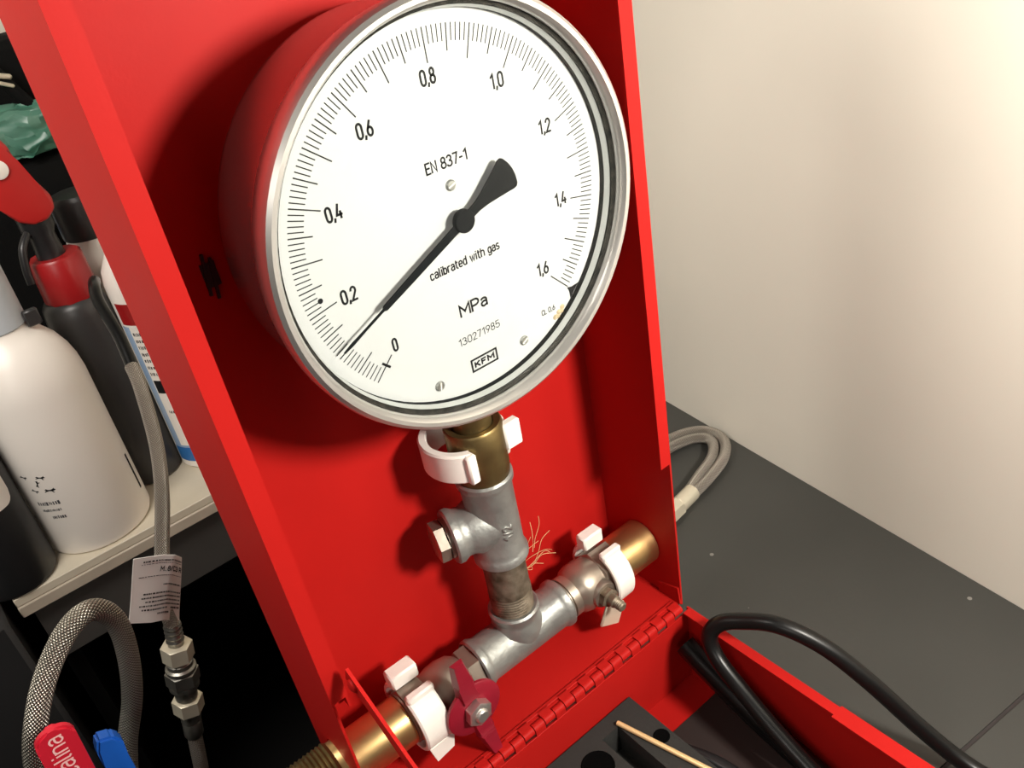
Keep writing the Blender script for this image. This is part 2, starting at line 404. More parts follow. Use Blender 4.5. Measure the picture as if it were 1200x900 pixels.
# ================================================================== RED CASE
CW, CD, CH = 212.8, 60.0, 400.0
case = thing('steel_case', 'open red steel case, gauge half standing up, tray half flat on the slate', 'case', (106, -170, TZ))
def plate_hole(mb, x0, x1, y0, y1, z0, z1, hy, hz, r, n=32):
    """sheet normal to x with a round hole"""
    angs = sorted(set([2 * math.pi * i / n for i in range(n)] + [math.atan2(z - hz, y - hy) % (2 * math.pi) for y in (y0, y1) for z in (z0, z1)]))
    rows = {}
    for k, x in enumerate((x0, x1)):
        for i, t in enumerate(angs):
            c, s = math.cos(t), math.sin(t)
            d = min([((y1 if c > 0 else y0) - hy) / c if abs(c) > 1e-9 else 1e9, ((z1 if s > 0 else z0) - hz) / s if abs(s) > 1e-9 else 1e9])
            rows[k, 0, i] = mb.bm.verts.new((x, hy + r * c, hz + r * s)); rows[k, 1, i] = mb.bm.verts.new((x, hy + d * c, hz + d * s))
    N = len(angs)
    for i in range(N):
        j = (i + 1) % N
        for k in (0, 1): mb.quad([rows[k, 0, i], rows[k, 0, j], rows[k, 1, j], rows[k, 1, i]])
        for e in (0, 1): mb.quad([rows[0, e, i], rows[0, e, j], rows[1, e, j], rows[1, e, i]])
    return mb
PY, PZ = 28.0, 36.0                                   # axis of the horizontal pipe run
b = MB(); b.box((0, CD - 1.2, 0), (CW, CD, CH)); b.build('back_panel', M['red'], case)
b = MB(); plate_hole(b, 0, 1.2, 0, CD - 1.2, 0, 106, PY, PZ, 14.6); b.box((0, 0, 106), (1.2, CD - 1.2, CH))
sw = b.build('side_wall', M['red'], case)
b = MB(); b.box((1.2, 0, 106), (8.1, 1.2, CH)); b.box((7.0, 1.2, 98), (8.1, 7, CH)); b.box((1.2, 5.9, 98), (7.0, 7, 101)); b.build('rim_flange', M['red'], sw)
b = MB(); plate_hole(b, CW - 1.2, CW, 0, CD - 1.2, 0, 106, PY, PZ, 13.0); b.box((CW - 1.2, 0, 106), (CW, CD - 1.2, CH))
sw = b.build('side_wall', M['red'], case)
b = MB(); b.box((CW - 7.6, 0, 107.5), (CW - 1.2, 1.2, CH)); b.build('rim_flange', M['red'], sw)
b = MB(); b.prism([(0, 1.2), (17, 1.2), (17, 9), (1.0, 14)], (CW - 2.4, 0, 0), (0, 1, 0), (0, 0, 1), (1, 0, 0), 1.2); b.build('corner_tab', M['red'], sw)
b = MB(); b.box((1.2, 1.5, 0), (CW - 1.2, CD - 1.2, 1.2)); bw = b.build('bottom_wall', M['red'], case)
b = MB(); b.box((1.2, 0, CH - 1.2), (CW - 1.2, CD - 1.2, CH)); b.build('top_wall', M['red'], case)
# hinge: rolled knuckles in turn from the upright half and from the tray
b = MB(); b.cyl((3, -1.2, 0), (209, -1.2, 0), 1.2, 10); hinge = b.build('hinge', M['red'], case)
kn = []; P = 7.32
for i in range(28):
    x = 4 + i * P
    if i < 2:
        b = MB(); b.cyl((x + 0.3, -1.2, 0), (x + P - 0.3, -1.2, 0), 2.7, 14)
        if i % 2: b.box((x + 0.3, -1.2, 1.6), (x + P - 0.3, 3.8, 2.7))
        else: b.box((x + 0.3, -3.9, -5.2), (x + P - 0.3, -2.9, 0))
        o = b.build('knuckle', M['red'], hinge); kn.append(o)
    else:
        o = kn[i % 2].copy(); C.objects.link(o); o.parent = hinge
        o.location = Vector(((i - i % 2) * P * MM, 0, 0))
b = MB(); b.box((4, 2.7, 1.2), (4 + 28 * P, 5.2, 2.7), 0.3); b.build('hinge_leaf', M['red'], hinge)
b = MB(); b.box((4, -4.1, -14), (4 + 28 * P, -3.1, -3.5), 0.2); b.build('hinge_leaf', M['red'], hinge)
# tray half
TY0, TY1 = -2.2, -402.0
b = MB(); b.box((0.2, TY1, TZ), (213.4, TY0, TZ + 1.2)); b.build('tray_floor', M['red'], case)
b = MB(); b.box((0.2, TY0 - 0.9, TZ + 1.2), (213.4, TY0, -4.4)); b.build('tray_wall', M['red'], case)
b = MB(); b.box((0.2, TY1, TZ + 1.2), (213.4, TY1 + 1.2, 0)); b.build('tray_wall', M['red'], case)
b = MB(); b.box((0.2, TY1 + 1.2, TZ + 1.2), (1.4, TY0 - 1.2, 0)); tw = b.build('tray_wall', M['red'], case)
b = MB(); b.box((1.4, TY1 + 1.2, -1.2), (8, -107, 0)); b.build('rim_flange', M['red'], tw)
b = MB(); b.box((212.2, TY1 + 1.2, TZ + 1.2), (213.4, TY0 - 1.2, 0)); tw = b.build('tray_wall', M['red'], case)
b = MB(); b.box((207.4, -107, -1.2), (212.2, -5, 0)); b.box((205.6, TY1 + 1.2, -1.2), (212.2, -107, 0)); b.box((213.4, TY1 + 1.2, -9), (214.6, -107, 0)); b.build('rim_flange', M['red'], tw)
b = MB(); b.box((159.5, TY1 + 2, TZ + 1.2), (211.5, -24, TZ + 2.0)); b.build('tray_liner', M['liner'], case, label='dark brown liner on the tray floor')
# flat stay bar between the two halves
a, d = Vector((9.2, -6.5, 127.0)), Vector((0, -43.4, -21.4)).normalized()
n_ = Vector((0, d.z, -d.y))
if n_.z > 0: n_ = -n_
b = MB(); b.prism([(0, 0), (300, 0), (300, 10), (0, 10)], a, d, n_, (1, 0, 0), 1.5); st = b.build('stay_bar', M['red'], case)
for q in (6, 292):
    b = MB(); c = a + d * q + n_ * 5; b.lathe(c + Vector((-0.2, 0, 0)), (-1, 0, 0), [(3.2, 0), (3.0, 0.9), (1.6, 1.6), (0, 1.8)], 14); b.build('rivet', M['red'], st)
b = MB()
for k, (zz, yy) in enumerate(((0, 0), (-2.2, 2.6))):
    b.box((30.2 + yy, 57.6, 274 + zz), (31.4 + yy, 58.8, 291 + zz), rot=Matrix.Rotation(math.radians(6), 3, 'Y'))
b.box((29.5, 58.2, 277), (35.5, 58.8, 287))
b.build('spring_clip', M['blackpl'], case, label='small dark metal clip on the red back panel')

# ================================================================== PRESSURE GAUGE
GX, GY, GZ = 114.0, 3.7, 285.8
g = thing('pressure_gauge', 'large round pressure gauge with white dial and steel bezel inside the red case', 'gauge', (GX, 28, 170))
def gp(x, z, h=0.0): return Vector((GX + x, GY - h, GZ + z))
def G(mb, prof, n=96, closed=False): return mb.lathe((GX, GY, GZ), (0, -1, 0), prof, n, closed)
b = MB(); G(b, [(70, -46), (74, -45.5), (77.6, -42), (78.2, -38), (78.2, -8.5), (79.6, -7.8), (79.6, -3), (76.2, -3), (76.2, -6), (0, -6)]); b.build('housing', M['housing'], g)
b = MB(); G(b, [(79.2, -3.2), (80.2, -3.6), (81.6, -2.6), (82.4, 0.5), (83.2, 4.0), (83.3, 8.2), (82.7, 10.8), (81.2, 12), (79.6, 11.8), (78.4, 10.2), (77.9, 8.6), (77.9, 7.0), (79.2, 7.0)], closed=True); b.build('bezel', M['steel'], g)
b = MB(); G(b, [(79.1, 6.9), (77.6, 6.9), (77.0, 6.2), (76.2, 6.0), (76.2, 5.2), (79.1, 5.2)], closed=True); b.build('seal_ring', M['darkring'], g)
b = MB(); G(b, [(79.0, 5.1), (76.2, 5.1), (75.3, 3.0), (75.2, 2.6), (79.0, 2.6)], closed=True); b.build('inner_ring', M['ring'], g)
b = MB(); G(b, [(79.0, 2.5), (75.3, 2.5), (75.15, 0.0), (75.15, -1.5), (79.0, -1.5)], closed=True); b.build('dial_rim', M['pointer'], g)
b = MB(); G(b, [(0, -1.5), (75.1, -1.5), (75.1, 0.0), (0, 0.0)]); dial = b.build('dial', M['dial'], g)
b = MB(); H = 0.06
def strip(mb, ang, r0, r1, w, h=H):
    s, c = math.sin(ang), math.cos(ang)
    P_ = [(r0, -w / 2), (r0, w / 2), (r1, w / 2), (r1, -w / 2)]
    vs = [mb.bm.verts.new(gp(r * s + q * c, r * c - q * s, h)) for r, q in P_]; mb.quad(vs)
def ang(v): return math.radians(-135 + 270 * v / 1.6 + 1.0)
for i in range(161):
    r0 = 58.1 if i % 10 == 0 else 60.8 if i % 5 == 0 else 64.1
    strip(b, ang(i / 100), r0, 70.2, 0.45 if i % 5 else 0.52)
b.build('scale_ticks', M['tick'], dial)
b = MB()
s, c = math.sin(ang(0)), math.cos(ang(0))
vs = [b.bm.verts.new(gp(r * s + q * c, r * c - q * s, H + 0.02)) for r, q in ((62.2, -2.2), (62.2, 2.2), (63.2, 2.2), (63.2, -2.2))]; b.quad(vs)
b.build('zero_mark', M['ink'], dial)
b = MB(); a_ = ang(1.6)
vs = [b.bm.verts.new(gp(r * math.sin(a_ + q), r * math.cos(a_ + q), H + 0.02)) for r, q in ((70.0, 0.008), (72.2, -0.012), (75.0, -0.055), (75.0, 0.05), (72.2, 0.02))]; b.quad(vs); b.build('end_mark', M['ink'], dial)
b = MB(); vs = [b.bm.verts.new(gp(-63.1 + 1.05 * math.cos(t), -7.4 + 1.05 * math.sin(t), H + 0.02)) for t in [2 * math.pi * i / 16 for i in range(16)]]; b.quad(vs); b.build('red_line_dot', M['ink'], dial)
for k, s_ in enumerate(('0', '0,2', '0,4', '0,6', '0,8', '1,0', '1,2', '1,4', '1,6')):
    x, z = ((-39.3, -37.1), (-52.0, -10.0), (-48.9, 20.7), (-29.4, 43.9), (-0.2, 53.7), (29.2, 44.3), (48.6, 20.9), (51.6, -10.7), (36.7, -36.8))[k]
    b = MB(); text(b, s_, 2.7 if k == 0 else 7.0 if k < 5 else 6.6, 6.0, lambda p, q: gp(x + p, z + q, H), 0.15); b.build('numeral', M['ink'], dial)
for nm, s_, x, z, w, h, mm, bo in (('standard_text', 'EN 837-1', 0.4, 22.6, 19.6, 4.7, 'ink', 0.15), ('calibration_text', 'calibrated with gas', -0.3, -17.4, 34.6, 4.1, 'ink', 0.15),
                              ('unit_text', 'MPa', -0.9, -37.3, 14.4, 5.8, 'ink', 0.16), ('serial_text', '130271985', -0.8, -50.5, 21.6, 3.5, 'ink', 0.11), ('class_text', 'CL 0,6', 36.2, -56.6, 7.8, 2.7, 'ink', 0.15)):
    b = MB(); text(b, s_, w, h, lambda p, q: gp(x + p, z + q, H), bo); b.build(nm, M[mm], dial)
b = MB(); x, z = -1.0, -63.4
text(b, 'KFM', 10.6, 3.1, lambda p, q: gp(x + p, z + q, H), 0.26, 0.26)
for (x0, x1, z0, z1) in ((-7, 7, 2.2, 3.1), (-7, 7, -3.1, -2.2), (-7, -6.1, -2.2, 2.2), (6.1, 7, -2.2, 2.2)):
    b.quad([b.bm.verts.new(gp(x + p, z + q, H)) for p, q in ((x0, z0), (x1, z0), (x1, z1), (x0, z1))])
b.build('maker_mark', M['ink'], dial)
for x, z, t in ((0.0, 13.6, 20), (-24.6, -64.0, 80), (20.6, -64.2, 30)):
    b = MB(); b.lathe(gp(x, z), (0, -1, 0), [(2.2, 0), (2.2, 0.5), (1.7, 1.0), (0, 1.1)], 18); sc = b.build('dial_screw', M['screw'], dial)
    b = MB(); R3 = Matrix.Rotation(math.radians(-t), 3, 'Y'); c = gp(x, z, 1.1); b.box(c - X((1.7, 0.06, 0.28)), c + X((1.7, 0.05, 0.28)), rot=R3); b.build('screw_slot', M['white'], dial)
b = MB(); 
for i in range(5):
    t = math.radians(143 + i * 1.1); r = 73.2 + 0.8 * (i % 2); b.lathe(gp(r * math.sin(t), r * math.cos(t), 0), (0, -1, 0), [(1.4, 0), (1.0, 0.4), (0, 0.6)], 7)
b.build('residue_spot', M['rust'], dial)
# pointer
PA = math.radians(-114.6); PH = 4.0
def pv(r, q, h): return gp(r * math.sin(PA) + q * math.cos(PA), r * math.cos(PA) - q * math.sin(PA), h)
right = [(68, 0.25), (64, 0.55), (56, 0.38), (46.5, 0.42), (45.5, 1.15), (30, 1.45), (6, 1.7), (-4, 1.9), (-8, 2.1), (-12, 2.9), (-17, 4.4), (-22, 6.0), (-25.2, 7.1), (-26.6, 7.1), (-27.6, 6.2), (-28.6, 3.0), (-28.9, 0)]
outl = right + [(r, -q) for r, q in right[::-1][1:]]
b = MB(); A = [b.bm.verts.new(pv(r, q, PH)) for r, q in outl]; B = [b.bm.verts.new(pv(r, q, PH + 0.7)) for r, q in outl]
b.quad(A[::-1]); b.quad(B)
for i in range(len(A)): b.quad([A[i], A[(i + 1) % len(A)], B[(i + 1) % len(A)], B[i]])
ptr = b.build('pointer', M['pointer'], g)
b = MB(); b.lathe(gp(0, 0, 0), (0, -1, 0), [(2.2, 0), (2.2, 3), (4.6, 3.2), (4.6, 5.2), (4.2, 5.6), (0, 5.8)], 32); b.build('hub', M['pointer'], ptr)
b = MB(); G(b, [(0, 6.1), (77.4, 6.1), (77.4, 6.9), (0, 6.9)], 64); b.build('window', M['glass'], g)
b = MB(); b.cyl((GX, 28, 168), (GX, 28, 212), 9.6, 28); b.box((GX - 11, 17, 188), (GX + 11, 39, 210), 1.5); b.build('stem', M['oldbrass'], g)

# ================================================================== PIPE ASSEMBLY
pa = thing('pipe_assembly', 'galvanised tee pipe assembly with brass ends running below the gauge in the red case', 'pipe fitting', (GX, PY, 1.2))
def pxz(x): return Vector((x, PY, PZ))
def LX(mb, x, prof, n=40): return mb.lathe(pxz(x), (1, 0, 0), prof, n)
# vertical part
b = MB(); b.lathe((GX, PY, 0), (0, 0, 1), [(9.9, 172), (10.2, 178.5), (13.4, 179), (14.2, 177.8), (14.2, 165), (13.9, 160), (13.9, 153), (13.2, 150), (12.6, 146), (9.9, 146)], 36, closed=True)
ad = b.build('brass_adapter', M['oldbrass'], pa)
def clip(o, axis, a0, a1, r0, r1, h0, h1, name='retaining_clip'):
    """white C-shaped clip around an axis, thick lugs at its two ends"""
    b = MB(); b.lathe(o, axis, [(r0, h0 + 1), (r0 + .6, h0), (r1 - .8, h0), (r1, h0 + 1), (r1, h1 - 1), (r1 - .8, h1), (r0 + .6, h1), (r0, h1 - 1)], 40, closed=True, a0=a0, a1=a1)
    return b
# axes for lathe about +z: x-> frame; angles measured there (see MB.frame)
cc = Vector((GX - 3, PY + 6.5, 0))
cb = clip(cc, (0, 0, 1), math.radians(-44), math.radians(245), 17.0, 21.4, 157, 173)
cb.box(cc + X((-11.8, -20.9, 156.5)), cc + X((-6.6, -15.4, 172.5)), 1.0)
cb.box(cc + X((12.4, -17.8, 161)), cc + X((22.4, -12.6, 175.5)), 1.0)
cz = cb.build('retaining_clip', M['white'], pa, label='white plastic clip under the gauge')
# upper tee
def tee_body(mb, P0, P1, rb, rc, n=40, cl=4.5):
    P0, P1 = X(P0), X(P1); L = (P1 - P0).length
    mb.lathe(P0, P1 - P0, [(rc - 3, 0.4), (rc - 1, 0), (rc, 1), (rc, cl - 1.4), (rc - 0.8, cl), (rb, cl + 1.6), (rb, L - cl - 1.6), (rc - 0.8, L - cl), (rc, L - cl + 1.4), (rc, L - 1), (rc - 1, L), (rc - 3, L - 0.4)], n)
def branch(mb, P0, P1, rb, rc, n=40, cl=4.5):
    P0, P1 = X(P0), X(P1); L = (P1 - P0).length
    mb.lathe(P0, P1 - P0, [(rb, 0), (rb + 1.6, L * 0.45), (rb, L * 0.62), (rb, L - cl - 1.6), (rc - 0.8, L - cl), (rc, L - cl + 1.4), (rc, L - 1), (rc - 1, L), (rc - 3, L - 0.4)], n)
BR = Vector((-math.cos(math.radians(14)), math.sin(math.radians(14)), 0))
bo = Vector((GX, PY, 119.5))
b = MB(); tee_body(b, (GX, PY, 95), (GX, PY, 149), 13.0, 14.5, cl=5.0); branch(b, bo, bo + BR * 25, 12.6, 14.3, cl=5.0)
ut = b.build('upper_tee', M['galv'], pa)
b = MB(); b.cyl(bo + BR * 24, bo + BR * 26.5, 10.6, 28); b.hexa(bo + BR * 26.5, bo + BR * 32.5, 10.6, math.radians(12), 0.9); b.build('branch_plug', M['nickel'], ut, label='nickel hexagon plug')
b = MB(); e = Vector((-0.09, -0.996, 0)); lf = Vector((-0.996, 0.09, 0))
def teept(a, h):
    th = a / 13.0; return Vector((GX, PY, 118)) + Vector((0, 0, 1)) * h + (e * math.cos(th) + (-lf) * math.sin(th)) * 13.12
text(b, '1/2', 9.5, 5.4, lambda p, q: teept(-q, p), 0.2)
sm = b.build('size_mark', M['galv'], ut); md = sm.modifiers.new('raised', 'SOLIDIFY'); md.thickness = 0.9 * MM; md.offset = 0
b = MB(); b.lathe((GX, PY, 0), (0, 0, 1), [(11.2, 54)] + [(11.2 + 0.5 * (i % 2), 58 + i * 0.9) for i in range(16)] + [(11.4, 73), (11.4, 98)], 36); b.build('nipple', M['thread'], pa)
# lower tee
b = MB(); tee_body(b, pxz(82), pxz(145), 13.0, 14.5, cl=5.0); branch(b, (GX, PY, PZ), (GX, PY, 58.5), 12.6, 14.0, cl=4.5)
lt = b.build('lower_tee', M['galv'], pa)
b = MB()
for i in range(9):
    xx = 101 + i * 3.1; th = math.radians(-62 + 3 * math.sin(i * 2.1)); rr = 13.05
    c = Vector((xx, PY - rr * math.cos(th), PZ + rr * math.sin(th)))
    b.box(c - X((0.9 + 0.4 * (i % 2), 0.5, 0.9)), c + X((0.9, 0.5, 0.9)), 0.3, rot=Matrix.Rotation(0.5 * math.sin(i * 3.3), 3, 'Y'))
b.build('cast_marks', M['steel'], lt)
# left valve
b = MB(); LX(b, 36, [(11, 0), (14.2, 1), (14.2, 2)]); b.hexa(pxz(38), pxz(52), 16.2, math.radians(15), 1.0)
b.lathe(pxz(52), (1, 0, 0), [(12.5, 0), (13.4, 3), (14.6, 7), (14.9, 13), (13.8, 19), (11.6, 22), (11.0, 23)], 36); b.hexa(pxz(74.5), pxz(82.5), 13.4, math.radians(5), 0.8)
b.lathe((66, PY, PZ), (0, -1, 0.02), [(8, 0), (8, 14), (7, 15.5), (5.2, 16), (5.2, 22)], 24)
vl = b.build('ball_valve', M['nickel'], pa, label='nickel ball valve with a crimson handle')
b = MB(); hx, hy, hz = 66, PY - 19.5, PZ + 0.5
def hp(x, z, y): return Vector((hx + x, hy - y, hz + z))
b.lathe((hx, hy, hz), (0, -1, 0), [(6, 0), (15.0, 0.2), (16.2, 1.0), (16.2, 2.6), (15.4, 3.2), (6, 3.4)], 36)
for sg, ln_ in ((1, 1.16), (-1, 0.98)):
    for (a0, a1, h0, h1, w0, w1) in ((7, 20, 2, 7.5, 6.2, 5.6), (20, 35, 4, 10.5, 5.6, 3.6)):
        pts = [(-w0, a0), (w0, a0), (w1, a1), (-w1, a1)]
        lo = [b.bm.verts.new(hp(p * 1.0 - 0.13 * sg * q, sg * q * ln_, h0 - 2 if q == a0 else h0 + 1)) for p, q in pts]
        hi = [b.bm.verts.new(hp(p * 0.72 - 0.13 * sg * q, sg * q * ln_, h0 + 2.6 if q == a0 else h1 - 2.6)) for p, q in pts]
        b.quad(lo[::-1]); b.quad(hi)
        for i in range(4): b.quad([lo[i], lo[(i + 1) % 4], hi[(i + 1) % 4], hi[i]])
b.build('butterfly_handle', M['handle'], vl)
b = MB(); b.hexa((hx, hy - 3.2, hz), (hx, hy - 8.6, hz), 7.4, math.radians(20), 0.7); b.lathe((hx, hy - 8.4, hz), (0, -1, 0), [(3.9, 0), (3.9, 1.4), (3.2, 2.0), (0, 2.1)], 18); b.build('handle_nut', M['steel'], vl)
b = clip(pxz(0), (1, 0, 0), math.radians(112), math.radians(430), 17.2, 20.2, 37.5, 53); b.box((37.5, PY + 3.0, PZ + 16.5), (53, PY + 12, PZ + 25.5), 1.0); b.box((38, PY - 10.5, PZ + 16.0), (53.5, PY - 5.5, PZ + 20.8), 1.0); b.prism([(0, 0), (15, 0), (13, -9), (2, -11)], (38.5, PY - 17.5, PZ - 11), (1, 0, 0), (0, 0, 1), (0, 1, 0), 3); b.build('retaining_clip', M['white'], pa, label='white plastic clip on the left valve')
b = MB(); LX(b, 3, [(9, -24), (13.2, -24), (13.6, -23), (13.6, 33.5), (9, 33.5)]); bp_ = b.build('brass_pipe', M['brass'], pa, label='bright brass pipe end through the left side wall')
b = MB(); LX(b, 0, [(14.0, -24)] + [(14.9 if i % 2 else 14.0, -24 + i * 1.15) for i in range(18)] + [(14.0, -2.8)]); b.build('thread', M['oldbrass'], bp_)
# right valve
b = MB(); LX(b, 145, [(11.2, -0.5), (11.2, 2)]); b.lathe(pxz(146.5), (1, 0, 0), [(10, 0), (12.4, 0.4), (12.4, 5.2), (11.6, 5.6), (11.8, 6), (13.8, 8), (14.9, 12), (14.9, 18), (13.6, 22), (13.6, 25)], 36)
b.hexa(pxz(170), pxz(185.5), 16.0, math.radians(20), 1.0)
b.lathe((165, PY, PZ), (0, -1, 0.0), [(8.4, 0), (8.4, 14.5), (7.6, 16)], 24)
vr = b.build('ball_valve', M['nickel'], pa, label='nickel ball valve with a bare stem')
b = MB(); b.hexa((165, PY - 15.5, PZ), (165, PY - 20, PZ), 6.0, 0.2, 0.6); b.lathe((165, PY - 20, PZ), (0, -1, 0), [(3.6, 0), (3.6, 4), (2.9, 4.6)] + [(3.0 if i % 2 else 2.5, 5 + i * 0.6) for i in range(8)] + [(2.0, 10), (0, 10)], 16); b.build('stem', M['thread'], vr)
b = MB(); b.box((160, PY - 17.4, PZ - 24), (175, PY - 15.2, PZ - 9), 0.8, rot=Matrix.Rotation(math.radians(28), 3, 'Y')); b.build('stop_plate', M['nut'], vr)
b = clip(pxz(0), (1, 0, 0), math.radians(112), math.radians(430), 17.0, 20.2, 172, 185); b.box((170, PY + 3.0, PZ + 17), (184.5, PY + 11, PZ + 26), 1.0); b.box((171.5, PY - 10.5, PZ + 16.0), (185.5, PY - 5.5, PZ + 20.6), 1.0); b.build('retaining_clip', M['white'], pa, label='white plastic clip on the right valve')
b = MB(); LX(b, 185, [(9, 0), (14.0, 0), (14.0, 25.8), (13.2, 26.4), (9, 26.4)]); b.build('brass_pipe', M['brass'], pa, label='brass pipe end against the right side wall')
b = MB(); rr = random.Random(4)
for i in range(12):
    c = Vector((126 + rr.uniform(-3, 6), PY - rr.uniform(0, 6), 80 + rr.uniform(-6, 10)))
    d = Vector((rr.uniform(0.2, 1), rr.uniform(-.3, .5), rr.uniform(-0.4, 1))).normalized() * rr.uniform(7, 16)
    b.tube([c, c + d * 0.4 + Vector((0, 0, rr.uniform(-2, 3))), c + d * 0.8 + Vector((rr.uniform(-3, 3), 0, 2)), c + d * 1.2 + Vector((rr.uniform(-2, 4), 0, rr.uniform(-4, 4)))], 0.16, 5, 5)
b.build('hemp_fibres', M['hemp'], pa, kind='stuff')

# ================================================================== TRAY CONTENTS
fo = thing('foam_insert', 'black foam insert with cut recesses lying in the red tray', 'foam', (100, -200, TZ + 1.2))
b = MB(); b.box((40, -330, TZ + 1.2), (158.3, -4.4, -52)); b.build('foam_base', M['foam'], fo)
# top layer with a slot, cut as a grid with pieces left out
b = MB()
cells_x = [40, 62, 100, 127, 139.5, 150, 158.3]; cells_y = [-330, -300, -110, -96, -58, -14, -4.4]
holes = {(3, 4), (3, 3), (3, 2), (3, 1)}
for i in range(6):
    for j in range(6):
        if (i, j) in holes: continue
        b.box((cells_x[i], cells_y[j], -52), (cells_x[i + 1], cells_y[j + 1], -31.6))
bmesh.ops.remove_doubles(b.bm, verts=b.bm.verts[:], dist=0.01)
b.build('foam_top', M['foam'], fo)
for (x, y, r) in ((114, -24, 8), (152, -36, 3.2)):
    b = MB(); b.lathe((x, y, -31.6), (0, 0, 1), [(0, 0.06), (r, 0.06), (r + 0.9, 0.5), (r + 1.6, 0.08)], 24); b.build('recess_shade', M['pit_shade'], fo)  # no hole cut: its shade is painted as a near-black disc on the foam
b = MB(); b.cyl((140.2, -12.8, -30.2), (166, -118, -30.2), 1.5, 12, bev=0.3); tag(b.build('brass_rod', M['rod']), 'thin golden rod lying on the black foam', 'rod')
b = MB(); b.tube([(166, -40, TZ + 5.6), (172, -58, TZ + 6), (176, -80, TZ + 5.6), (184, -104, TZ + 5.6), (188, -130, TZ + 5.6)], 4.4, 12, 6); tag(b.build('black_tool_grip', M['blackpl']), 'short black grip in the shaded tray floor beside the foam', 'tool')
b = MB(); b.tube([(202.6, -9.5, -20), (202.4, -18, -24), (202.4, -30, -29), (202.8, -52, -38), (203.2, -78, -46), (203.2, -104, -51), (202.8, -140, -52.4), (200, -190, -52.4), (194, -240, -52.4)], 6.6, 16, 8)
tag(b.build('rubber_hose', M['rubber']), 'straight black rubber hose with a blunt end inside the tray wall', 'hose')
b = MB(); b.tube([(190, -300, -54.6), (184, -250, -44.5), (186, -190, -44.0), (188.5, -150, -41), (191, -116, -36), (194.5, -83, -27.5), (197.5, -56, -17), (198.9, -38, -6), (201, -31, 5), (206, -34, 13.5), (212.5, -44, 18), (221, -63, 22), (232, -84, 12), (242.5, -106, -8), (254.5, -131, -36), (262, -152, -52), (266, -172, TZ + 5.2), (270, -210, TZ + 5.0), (276, -260, TZ + 5.0), (284, -330, TZ + 5.0)], 4.8, 16, 8)
tag(b.build('black_cable', M['rubber']), 'thick black cable looping over the tray rim onto the slate', 'cable')

# ================================================================== HOSE ON THE WORKTOP
hz = TZ + 7.0
hr = thing('braided_hose', 'steel braided hose looped on the slate behind the red case', 'hose', (360, 130, TZ))
b = MB(); b.tube([(334, 106.4, hz), (346, 107.5, hz), (364, 110.5, hz), (388, 117, hz), (405, 128.5, hz), (411.5, 142, hz), (408, 156, hz), (394, 166, hz), (371, 171, hz), (340, 171, hz), (300, 166, hz), (270, 164, hz)], 4.5, 16, 8)
b.build('braid', M['braid2'], hr)
b = MB(); b.tube([(334, 109.6, hz), (346, 113.5, hz), (362, 118.5, hz), (383, 125, hz), (397, 134.5, hz), (402, 143, hz), (399, 151, hz), (389, 157.5, hz), (369, 161.8, hz), (340, 161.6, hz), (300, 156.6, hz), (270, 154.5, hz)], 4.5, 16, 8)
b.build('braid', M['braid2'], hr)
b = MB(); b.cyl((322, 106.2, hz), (342, 109.2, hz), 6.8, 22, bev=0.6); b.build('crimp_sleeve', M['nut'], hr)
b = MB(); b.hexa((296, 102.4, hz + 1), (322, 106.2, hz), 7.9, 0.3, 0.8); b.build('hex_nut', M['nut'], hr)

# ================================================================== LEFT: SHELF AND BOTTLES
sh = thing('shelf_unit', 'white shelf unit with grey front panel behind the red case holding bottles', 'shelf', (70, 480, -480))
b = MB(); b.box((-104, 353, -7), (330, 650, 0), 0.6); b.build('shelf_board', M['shelf'], sh)
b = MB(); b.box((-104, 351.6, -17), (330, 380, -7.2), 0.8); b.build('edge_strip', M['edge'], sh)
b = MB(); b.box((-97, 360, -72), (330, 372, -17)); b.build('front_panel', M['drawer'], sh)
for x in (-97, 318):
    b = MB(); b.box((x, 380, -480), (x + 12, 650, -7)); b.build('side_panel', M['black'], sh)
b = MB(); b.box((-85, 640, -480), (318, 650, -7)); b.build('rear_panel', M['black'], sh)
b = MB(); b.box((-300, 330, -480), (-112, 640, 2), 4); tag(b.build('storage_box', M['greybox']), 'dark grey box beside the left end of the white shelf', 'box')

def on_cyl(cx, cy, r):
    """maps (arc in mm from the side facing -y, height) onto a cylinder"""
    return lambda a, z: Vector((cx + (r + 0.08) * math.sin(a / r), cy - (r + 0.08) * math.cos(a / r), z))
def patch(mb, fn, a0, a1, z0, z1, n=12):
    V = [[mb.bm.verts.new(fn(a0 + (a1 - a0) * i / n, z)) for z in (z0, z1)] for i in range(n + 1)]
    for i in range(n): mb.quad([V[i][0], V[i + 1][0], V[i + 1][1], V[i][1]])
def scribble(mb, fn, a0, a1, z, h, rnd):
    """an illegible line of small print: short uneven strokes"""
    a = a0
    while a < a1 - 0.3:
        w = rnd.uniform(0.35, 0.9) * h * 0.5
        patch(mb, fn, a, min(a + w, a1), z - h * rnd.uniform(0.3, 0.5), z + h * rnd.uniform(0.3, 0.55), 1)
        a += w + h * rnd.uniform(0.12, 0.35)
def bottle(name, label, c, prof, m, group=None, n=48):
    t = thing(name, label, 'bottle', (c[0], c[1], 0), group)
    b = MB(); b.lathe((c[0], c[1], 0), (0, 0, 1), prof, n); return t, b.build('body', m, t)
rnd = random.Random(11)
